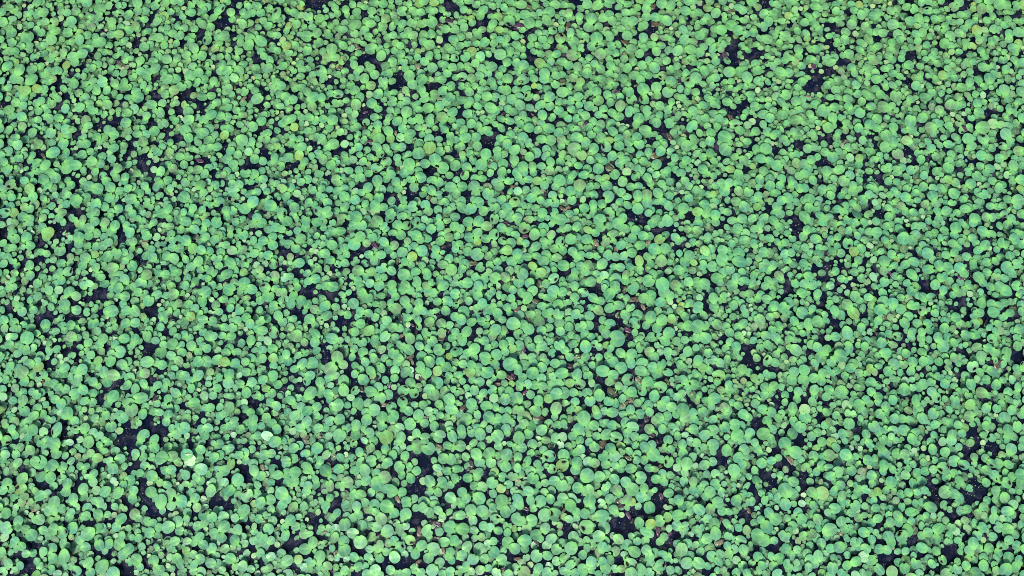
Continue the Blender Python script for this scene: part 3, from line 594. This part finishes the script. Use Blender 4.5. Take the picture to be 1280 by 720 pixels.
plants = []                          # (leaves, centre, pixel area, pixel centre)
for pid, ls in members.items():
    g = [(ground(l[0], l[1]), l) for l in ls]
    if len(g) > 1:
        w = sum(1 / l[2] for _, l in g)
        cx = sum(p[0] / l[2] for p, l in g) / w
        cy = sum(p[1] / l[2] for p, l in g) / w
    else:
        a = random.uniform(0, 2 * math.pi)
        cx, cy = g[0][0][0] + math.cos(a) * .014, g[0][0][1] + math.sin(a) * .014
    out = []
    for p, l in g:
        ang = math.atan2(p[1] - cy, p[0] - cx) + random.uniform(-.25, .25)
        out.append(mk(p[0], p[1], l[2] * p[2] * 1.06, l[3], ang, len(g) == 1))
    pu = sum(l[0] * l[2] for l in ls) / sum(l[2] for l in ls)
    pv = sum(l[1] * l[2] for l in ls) / sum(l[2] for l in ls)
    plants.append((out, (cx, cy), sum(l[2] ** 2 for l in ls), (pu, pv)))

# ------------------------------------------------------------------ the rest of the mat: filling in by the same kinds of rosette
CELL = 0.05
grid = {}
def put(l):
    grid.setdefault((int(l.x // CELL), int(l.y // CELL)), []).append(l)
def room(x, y, r, f):
    i, j = int(x // CELL), int(y // CELL)
    for di in (-1, 0, 1):
        for dj in (-1, 0, 1):
            for o in grid.get((i + di, j + dj), ()):
                if (o.x - x) ** 2 + (o.y - y) ** 2 < (f * (o.r + r)) ** 2:
                    return False
    return True
ggrid = {}
def put_gap(x, y, r):
    ggrid.setdefault((int(x // .08), int(y // .08)), []).append((x, y, r))
def in_gap(x, y, pad=0.0):
    i, j = int(x // .08), int(y // .08)
    for di in (-1, 0, 1):
        for dj in (-1, 0, 1):
            for gx, gy, gr in ggrid.get((i + di, j + dj), ()):
                if (gx - x) ** 2 + (gy - y) ** 2 < (gr + pad) ** 2:
                    return True
    return False

for u, v, r in gaps:
    x, y, s = ground(u, v)
    put_gap(x, y, r * s)
for p in plants:
    for l in p[0]:
        put(l)
X0, X1 = ground(0, 0)[0] * 1.0 - .25, ground(1280, 0)[0] + .25
Y0, Y1 = ground(640, 720)[1] - .22, ground(640, 0)[1] + .22
def in_strip(x, y, m=0.0):
    u, v = pixel(x, y)
    return 438 - m < u < 841 + m and 0 - m < v < 720 + m
def in_view(x, y):
    u, v = pixel(x, y)
    return -12 < u < 1292 and -12 < v < 732

gap_r = [g[2] * 0.00228 for g in gaps]
gx, gy = 0.0, 0.0
strip_area = 403 * 720 * 0.00228 ** 2
for k in range(int(.5 * len(gaps) * ((X1 - X0) * (Y1 - Y0) - strip_area) / strip_area)):
    if k and random.random() < .55:
        gx, gy = gx + random.gauss(0, .017), gy + random.gauss(0, .017)
    else:
        gx, gy = random.uniform(X0, X1), random.uniform(Y0, Y1)
    if not in_strip(gx, gy, 6):
        put_gap(gx, gy, random.choice(gap_r))

mass = []
multi = [p for p in plants if len(p[0]) > 1]
for k in range(48000):
    src = random.choice(multi if random.random() < .8 else plants)
    x, y, a = random.uniform(X0, X1), random.uniform(Y0, Y1), random.uniform(0, 2 * math.pi)
    if in_strip(x, y, 4) or in_gap(x, y):
        continue
    ca, sa = math.cos(a), math.sin(a)
    new = []
    for l in src[0]:
        dx, dy = l.x - src[1][0], l.y - src[1][1]
        lx, ly = x + ca * dx - sa * dy, y + sa * dx + ca * dy
        if not room(lx, ly, l.r, .70) or in_gap(lx, ly, .002) or in_strip(lx, ly, 0):
            new = None
            break
        new.append(mk(lx, ly, l.r, l.flag if l.flag != 'h' or random.random() < .7 else '', l.ang + a, l.lone, not in_view(lx, ly)))
    if new:
        for l in new:
            put(l)
        mass += new
for step, (tries, rmax, rmin, f) in enumerate(((34000, .0130, .0085, .80), (30000, .0085, .0062, .82), (24000, .0062, .0048, .86))):
    for k in range(tries):
        x, y = random.uniform(X0, X1), random.uniform(Y0, Y1)
        r = random.uniform(rmin, rmax)
        if in_gap(x, y, r * .5) or not room(x, y, r, f):
            continue
        l = mk(x, y, r, random.choice(['', '', '', '', 'o', 'p', '', '']), random.uniform(0, 6.28), True, not in_view(x, y))
        put(l); mass.append(l)
# older leaves floating low, under the others, with that shade in their colour
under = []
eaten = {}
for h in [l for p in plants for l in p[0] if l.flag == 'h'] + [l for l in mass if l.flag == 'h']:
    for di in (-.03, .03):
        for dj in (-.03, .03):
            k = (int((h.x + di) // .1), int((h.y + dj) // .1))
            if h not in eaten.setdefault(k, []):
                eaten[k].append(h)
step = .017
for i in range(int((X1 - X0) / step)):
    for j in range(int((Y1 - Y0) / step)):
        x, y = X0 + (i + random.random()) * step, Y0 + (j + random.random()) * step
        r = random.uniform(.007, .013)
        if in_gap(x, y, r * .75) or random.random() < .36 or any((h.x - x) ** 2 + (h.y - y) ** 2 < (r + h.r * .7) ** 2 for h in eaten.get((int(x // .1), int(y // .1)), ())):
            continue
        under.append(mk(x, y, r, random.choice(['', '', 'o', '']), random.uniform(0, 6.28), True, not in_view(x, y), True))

# ------------------------------------------------------------------ stacking, shape and colour of each leaf
GREENS = ((0.056, 0.206, 0.100), (0.052, 0.193, 0.098), (0.060, 0.216, 0.094), (0.060, 0.200, 0.106), (0.065, 0.225, 0.090))
def dress(l):
    if l.flag == 'h':
        l.shape = len(SHAPES) + (random.randrange(len(HOLED)) if random.random() < .75 else len(HOLED) + random.randrange(len(BITTEN)))
    elif random.random() < .13:
        l.shape = len(SHAPES) + len(HOLED) + random.randrange(len(BITTEN))
    else:
        l.shape = random.randrange(len(SHAPES))
    if l.far:
        l.shape = random.randrange(len(FAR))
    c = np.array(random.choice(GREENS))
    fade = random.random()
    if fade < .025:
        c = np.array((0.105, 0.225, 0.062))
    elif fade < .07:
        c = np.array((0.075, 0.165, 0.075))
    if l.flag == 'o':
        c = np.array(random.choice(((0.082, 0.172, 0.074), (0.096, 0.160, 0.076), (0.072, 0.185, 0.080))))
    elif l.flag == 'p':
        c = np.array((0.125, 0.270, 0.135)) if l.r > .009 else np.array((0.165, 0.30, 0.150))
    elif l.flag == 'y':
        c = np.array((0.130, 0.240, 0.045))
    elif l.r < .0105:
        c = c * 0.55 + np.array((0.085, 0.230, 0.095)) * 0.45
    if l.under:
        c = c * np.array((.42, .42, .42))  # tone darkened to paint in the shade of the leaves above
    c = c * random.uniform(.80, 1.14)
    drift = .5 + .5 * math.sin(l.x * 4.1 + 1.7 * math.sin(l.y * 3.3)) * math.cos(l.y * 5.3 + 1.1 * math.sin(l.x * 2.7))
    warm = min(1, max(0, (l.y - .25) / .5)) * .75 + drift * .35  # yellower light towards the far side painted into leaf colour, plus patchy drift
    if l.flag == 'o':
        warm = 0.0
    c[0] *= 1 + .26 * warm; c[2] *= 1 - .20 * warm
    c[0] *= random.uniform(.85, 1.2); c[2] *= random.uniform(.85, 1.15)
    l.tone = c
    l.heart = random.uniform(.0, .55) if l.lone else random.uniform(.6, 1.35)
    l.tx, l.ty = random.gauss(0, .055), random.gauss(0, .055)
    if not l.under and random.random() < .07:                                # now and then a blade lifted on its edge
        l.tx, l.ty = random.gauss(0, .17), random.gauss(0, .17)

all_leaves = [l for p in plants for l in p[0]] + mass
order = sorted(all_leaves, key=lambda l: l.r * random.uniform(.75, 1.25))
zgrid = {}
for l in under:
    l.z = random.uniform(.0018, .0032)
    dress(l)
    l.tx *= .4; l.ty *= .4
for l in order:
    dress(l)
    i, j = int(l.x // CELL), int(l.y // CELL)
    z = .0045
    for di in (-1, 0, 1):
        for dj in (-1, 0, 1):
            for o in zgrid.get((i + di, j + dj), ()):
                d = math.hypot(o.x - l.x, o.y - l.y)
                if d < .97 * (o.r + l.r):
                    z = max(z, o.z + .0027)
    l.z = min(z, .028) + random.uniform(0, .0006)
    zgrid.setdefault((i, j), []).append(l)

# ------------------------------------------------------------------ labels
NUM = {1: "single-leaved", 2: "two-leaved", 3: "three-leaved", 4: "four-leaved", 5: "five-leaved"}
POOLS = (("long dark gap", 529, 585, 36), ("square dark gap", 777, 657, 34), ("round dark gap", 800, 270, 30), ("narrow dark gap", 610, 175, 26),
         ("crooked dark gap", 462, 74, 26), ("purple-brown gap", 795, 378, 28), ("black gap", 642, 696, 24))
TENS = "zero ten twenty thirty forty fifty sixty seventy eighty ninety".split()
ONES = "zero one two three four five six seven eight nine ten eleven twelve thirteen fourteen fifteen sixteen seventeen eighteen nineteen".split()
def spell(n):
    n = max(0, min(99, int(round(n))))
    return ONES[n] if n < 20 else TENS[n // 10] + ("-" + ONES[n % 10] if n % 10 else "")
def place(u, v):
    return "%s percent across the picture, %s percent down" % (spell(u / 12.8), spell(v / 7.2))
def near_pool(u, v):
    best = min(POOLS, key=lambda p: math.hypot(p[1] - u, p[2] - v) / p[3])
    return best[0] if math.hypot(best[1] - u, best[2] - v) < best[3] else None
used = set()
def say(*tries):
    for t in tries:
        if t not in used:
            break
    used.add(t)
    return t

# ------------------------------------------------------------------ the 300 rosettes that show largest, each a thing with its leaves
plants.sort(key=lambda p: -p[2])
single, rest = [], []
for p in plants:
    u, v = p[3]
    (single if len(single) < 300 and len(p[0]) > 1 and 438 <= u <= 841 and 0 <= v <= 720 else rest).append(p)
SM = bpy.data.meshes.new("stalk")
_v = [(t, math.cos(a) * w, math.sin(a) * w) for t, w in ((0, .0018), (.6, .0013), (1, .0010)) for a in (0, 1.57, 3.14, 4.71)]
SM.from_pydata(_v, [], [(k * 4 + i, k * 4 + 4 + i, k * 4 + 4 + (i + 1) % 4, k * 4 + (i + 1) % 4) for k in (0, 1) for i in range(4)])
for _n, _val in (("base", .6), ("vein", 0), ("wear", 0)):
    set_attr(SM, _n, [_val] * len(_v))
SM.shade_smooth()
SM.materials.append(LEAF_OBJ)
for k, (ls, (cx, cy), area, (u, v)) in enumerate(single):
    e = link(bpy.data.objects.new("floating_plant", None))
    e.location = (cx, cy, 0)
    e.empty_display_size = .01
    flags = [l.flag for l in ls]
    size = "large" if k < 60 else "medium" if k < 190 else "small"
    look = (" with a hole-eaten leaf" if 'h' in flags else " with a yellowing leaf" if 'o' in flags else
            " with a pale leaf" if 'p' in flags else "")
    pool = near_pool(u, v)
    kindly = "%s %s plant%s" % (size, NUM[min(5, len(ls))], look)
    by = " by the " + pool if pool and not look else ""
    e["label"] = say("%s%s, %s" % (kindly, by, place(u, v)), "%s%s, about %s" % (kindly, by, place(u, v)), "%s%s, near %s" % (kindly, by, place(u, v)))
    e["category"] = "water plant"
    e["group"] = "round-leaved plants floating on the pond"
    for l in ls:
        o = bpy.data.objects.new("leaf", MESHES[l.shape])
        o.location = (l.x - cx, l.y - cy, l.z)
        o.rotation_euler = (l.tx, l.ty, l.ang)
        o.scale = (l.r, l.r, l.r)
        o.color = (l.tone[0], l.tone[1], l.tone[2], l.heart)
        if l.flag == 'h':
            o["label"] = "leaf with a dark hole or bite eaten into it"
        elif l.flag == 'o':
            o["label"] = "ageing olive-brown leaf"
        elif l.flag == 'p':
            o["label"] = "pale young leaf"
        link(o, e)
        bx, by_ = l.x - cx - math.cos(l.ang) * l.r * .85, l.y - cy - math.sin(l.ang) * l.r * .85
        d = max(.004, math.hypot(bx, by_))
        s_ = bpy.data.objects.new("stalk", SM)
        s_.location = (0, 0, .0025)
        s_.rotation_euler = (0, -math.atan2(max(l.z - .0045, 0), d), math.atan2(by_, bx))
        s_.scale = (d, 1, 1)
        s_.color = (0.09, 0.22, 0.06, .5)
        link(s_, e)

# ------------------------------------------------------------------ all other leaves of the mat: one mass
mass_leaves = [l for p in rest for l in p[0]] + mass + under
def build_mass(name, ls):
    VS, loops, starts, totals, B, VE, W, T = [], [], [], [], [], [], [], []
    off = 0; lo = 0
    cache = {}
    for l in ls:
        key = (l.far, l.shape)
        if key not in cache:
            V, F, base, vein, wear = (FAR if l.far else ALLS)[l.shape]
            cache[key] = (V, np.array([i for f in F for i in f]), np.array([len(f) for f in F]), base, vein, wear)
        V, fl, fn, base, vein, wear = cache[key]
        P = V * l.r
        cx_, sx_, cy_, sy_, cz_, sz_ = math.cos(l.tx), math.sin(l.tx), math.cos(l.ty), math.sin(l.ty), math.cos(l.ang), math.sin(l.ang)
        y = P[:, 1] * cx_ - P[:, 2] * sx_; z = P[:, 1] * sx_ + P[:, 2] * cx_; x = P[:, 0]
        x, z = x * cy_ + z * sy_, -x * sy_ + z * cy_
        VS.append(np.stack((x * cz_ - y * sz_ + l.x, x * sz_ + y * cz_ + l.y, np.maximum(z + l.z, .0006)), 1))
        loops.append(fl + off); totals.append(fn)
        off += len(V)
        B.append(base); VE.append(vein); W.append(wear)
        T.append(np.tile(np.array([l.tone[0], l.tone[1], l.tone[2], l.heart]), (len(V), 1)))
    VS, loops, totals = np.concatenate(VS), np.concatenate(loops), np.concatenate(totals)
    me = bpy.data.meshes.new(name)
    me.vertices.add(len(VS)); me.vertices.foreach_set("co", VS.astype(np.float32).ravel())
    me.loops.add(len(loops)); me.loops.foreach_set("vertex_index", loops.astype(np.int32))
    me.polygons.add(len(totals))
    st_ = np.concatenate(([0], np.cumsum(totals)[:-1]))
    me.polygons.foreach_set("loop_start", st_.astype(np.int32))
    me.update(calc_edges=True)
    set_attr(me, "base", np.concatenate(B)); set_attr(me, "vein", np.concatenate(VE)); set_attr(me, "wear", np.concatenate(W))
    me.attributes.new("tone", 'FLOAT_COLOR', 'POINT').data.foreach_set("color", np.concatenate(T).astype(np.float32).ravel())
    me.shade_smooth()
    me.materials.append(LEAF_MASS)
    return link(bpy.data.objects.new(name, me))
mat_obj = build_mass("floating_leaf_mat", mass_leaves)
mat_obj["kind"] = "stuff"
mat_obj["label"] = "dense mat of small round green floating leaves covering the pond"
mat_obj["category"] = "leaf mat"

# ------------------------------------------------------------------ dead leaves rotting between the plants
def dead_mesh(seed):
    r = np.random.default_rng(seed)
    n = 12
    th = np.arange(n) / n * 2 * math.pi
    out = (1 + .28 * np.cos(2 * th)) * r.uniform(.72, 1.12, n)
    curl = r.uniform(.1, .4)
    V = [(0, 0, .12)]
    for q in (.5, 1.0):
        for i in range(n):
            x, y = math.cos(th[i]) * out[i] * q, math.sin(th[i]) * out[i] * q * .75
            V.append((x, y, .10 + curl * y * y + r.uniform(-.09, .12) * q))
    F = [(0, 1 + i, 1 + (i + 1) % n) for i in range(n)]
    F += [(1 + i, 1 + n + i, 1 + n + (i + 1) % n, 1 + (i + 1) % n) for i in range(n)]
    m = len(V)
    V += [(a * .97, b * .97, c - .09) for a, b, c in V[1 + n:]]
    F += [(1 + n + i, m + i, m + (i + 1) % n, 1 + n + (i + 1) % n) for i in range(n)]
    me = bpy.data.meshes.new("dead_leaf")
    me.from_pydata(V, [], F)
    me.shade_smooth()
    me.materials.append(DEAD)
    return me
DM = [dead_mesh(900 + i) for i in range(9)]
TONES = (((0.050, 0.040, 0.022), "brown"), ((0.042, 0.019, 0.034), "purple-brown"), ((0.100, 0.090, 0.052), "tan"), ((0.046, 0.052, 0.022), "olive-brown"), ((0.016, 0.012, 0.012), "blackened"))
dead = [d for d in dead if 438 <= d[0] <= 841 and 0 <= d[1] <= 720]
for k in range(100):                 # the same rot goes on under the mat to both sides
    u = random.uniform(6, 430) if k % 2 else random.uniform(850, 1274)
    dead.append([u, random.uniform(6, 714), random.choice(dead)[2]])
for u, v, r in dead:
    x, y, s = ground(u, v)
    c, word = random.choice(TONES)
    o = link(bpy.data.objects.new("dead_leaf", random.choice(DM)))
    q = r * s * 1.25
    o.location = (x, y, .003 + .1 * q)
    o.scale = (q, q, q)
    o.rotation_euler = (0, 0, random.uniform(0, 6.28))
    o.color = (*c, 1)
    o["label"] = say("%s rotting leaf scrap, %s" % (word, place(u, v)), "%s rotting leaf scrap, about %s" % (word, place(u, v)))
    o["category"] = "dead leaf"
    o["group"] = "rotting leaf scraps among the floating plants"
# ------------------------------------------------------------------ crumbs of dead leaf and seed drifting on the open water
VS, FS, TN = [], [], []
cells = [g for lst in ggrid.values() for g in lst]
for k in range(5200):
    gx, gy, gr = random.choice(cells)
    a, d = random.uniform(0, 6.28), gr * math.sqrt(random.random()) * 1.15
    x, y, r = gx + math.cos(a) * d, gy + math.sin(a) * d, random.choice((.0007, .0009, .0012, .0020))
    n, i0, ph, el = 5, len(VS), random.uniform(0, 6.28), random.uniform(.4, 1)
    c = random.choice(((.05, .04, .025), (.09, .10, .05), (.07, .16, .07), (.15, .17, .14), (.03, .025, .02)))
    for z, q in ((.0012, .8), (.0002, 1.0)):
        for j in range(n):
            px, py = math.cos(j * 6.283 / n) * r * q * random.uniform(.8, 1.2), math.sin(j * 6.283 / n) * r * q * el
            VS.append((x + px * math.cos(ph) - py * math.sin(ph), y + px * math.sin(ph) + py * math.cos(ph), z)); TN += [*c, 0]
    FS.append(tuple(range(i0, i0 + n)))
    FS += [(i0 + j, i0 + n + j, i0 + n + (j + 1) % n, i0 + (j + 1) % n) for j in range(n)]
me = bpy.data.meshes.new("floating_crumbs")
me.from_pydata(VS, [], FS)
for _n in ("base", "vein", "wear"):
    set_attr(me, _n, [0.0] * len(VS))
me.attributes.new("tone", 'FLOAT_COLOR', 'POINT').data.foreach_set("color", np.array(TN, dtype=np.float32))
me.materials.append(LEAF_MASS)
crumbs = link(bpy.data.objects.new("floating_crumbs", me))
crumbs["kind"] = "stuff"
crumbs["label"] = "tiny crumbs of dead leaf and seed drifting on the open water"
crumbs["category"] = "debris"
print("leaves", len(leaves), "plants", len(plants), "mass", len(mass_leaves), "under", len(under))
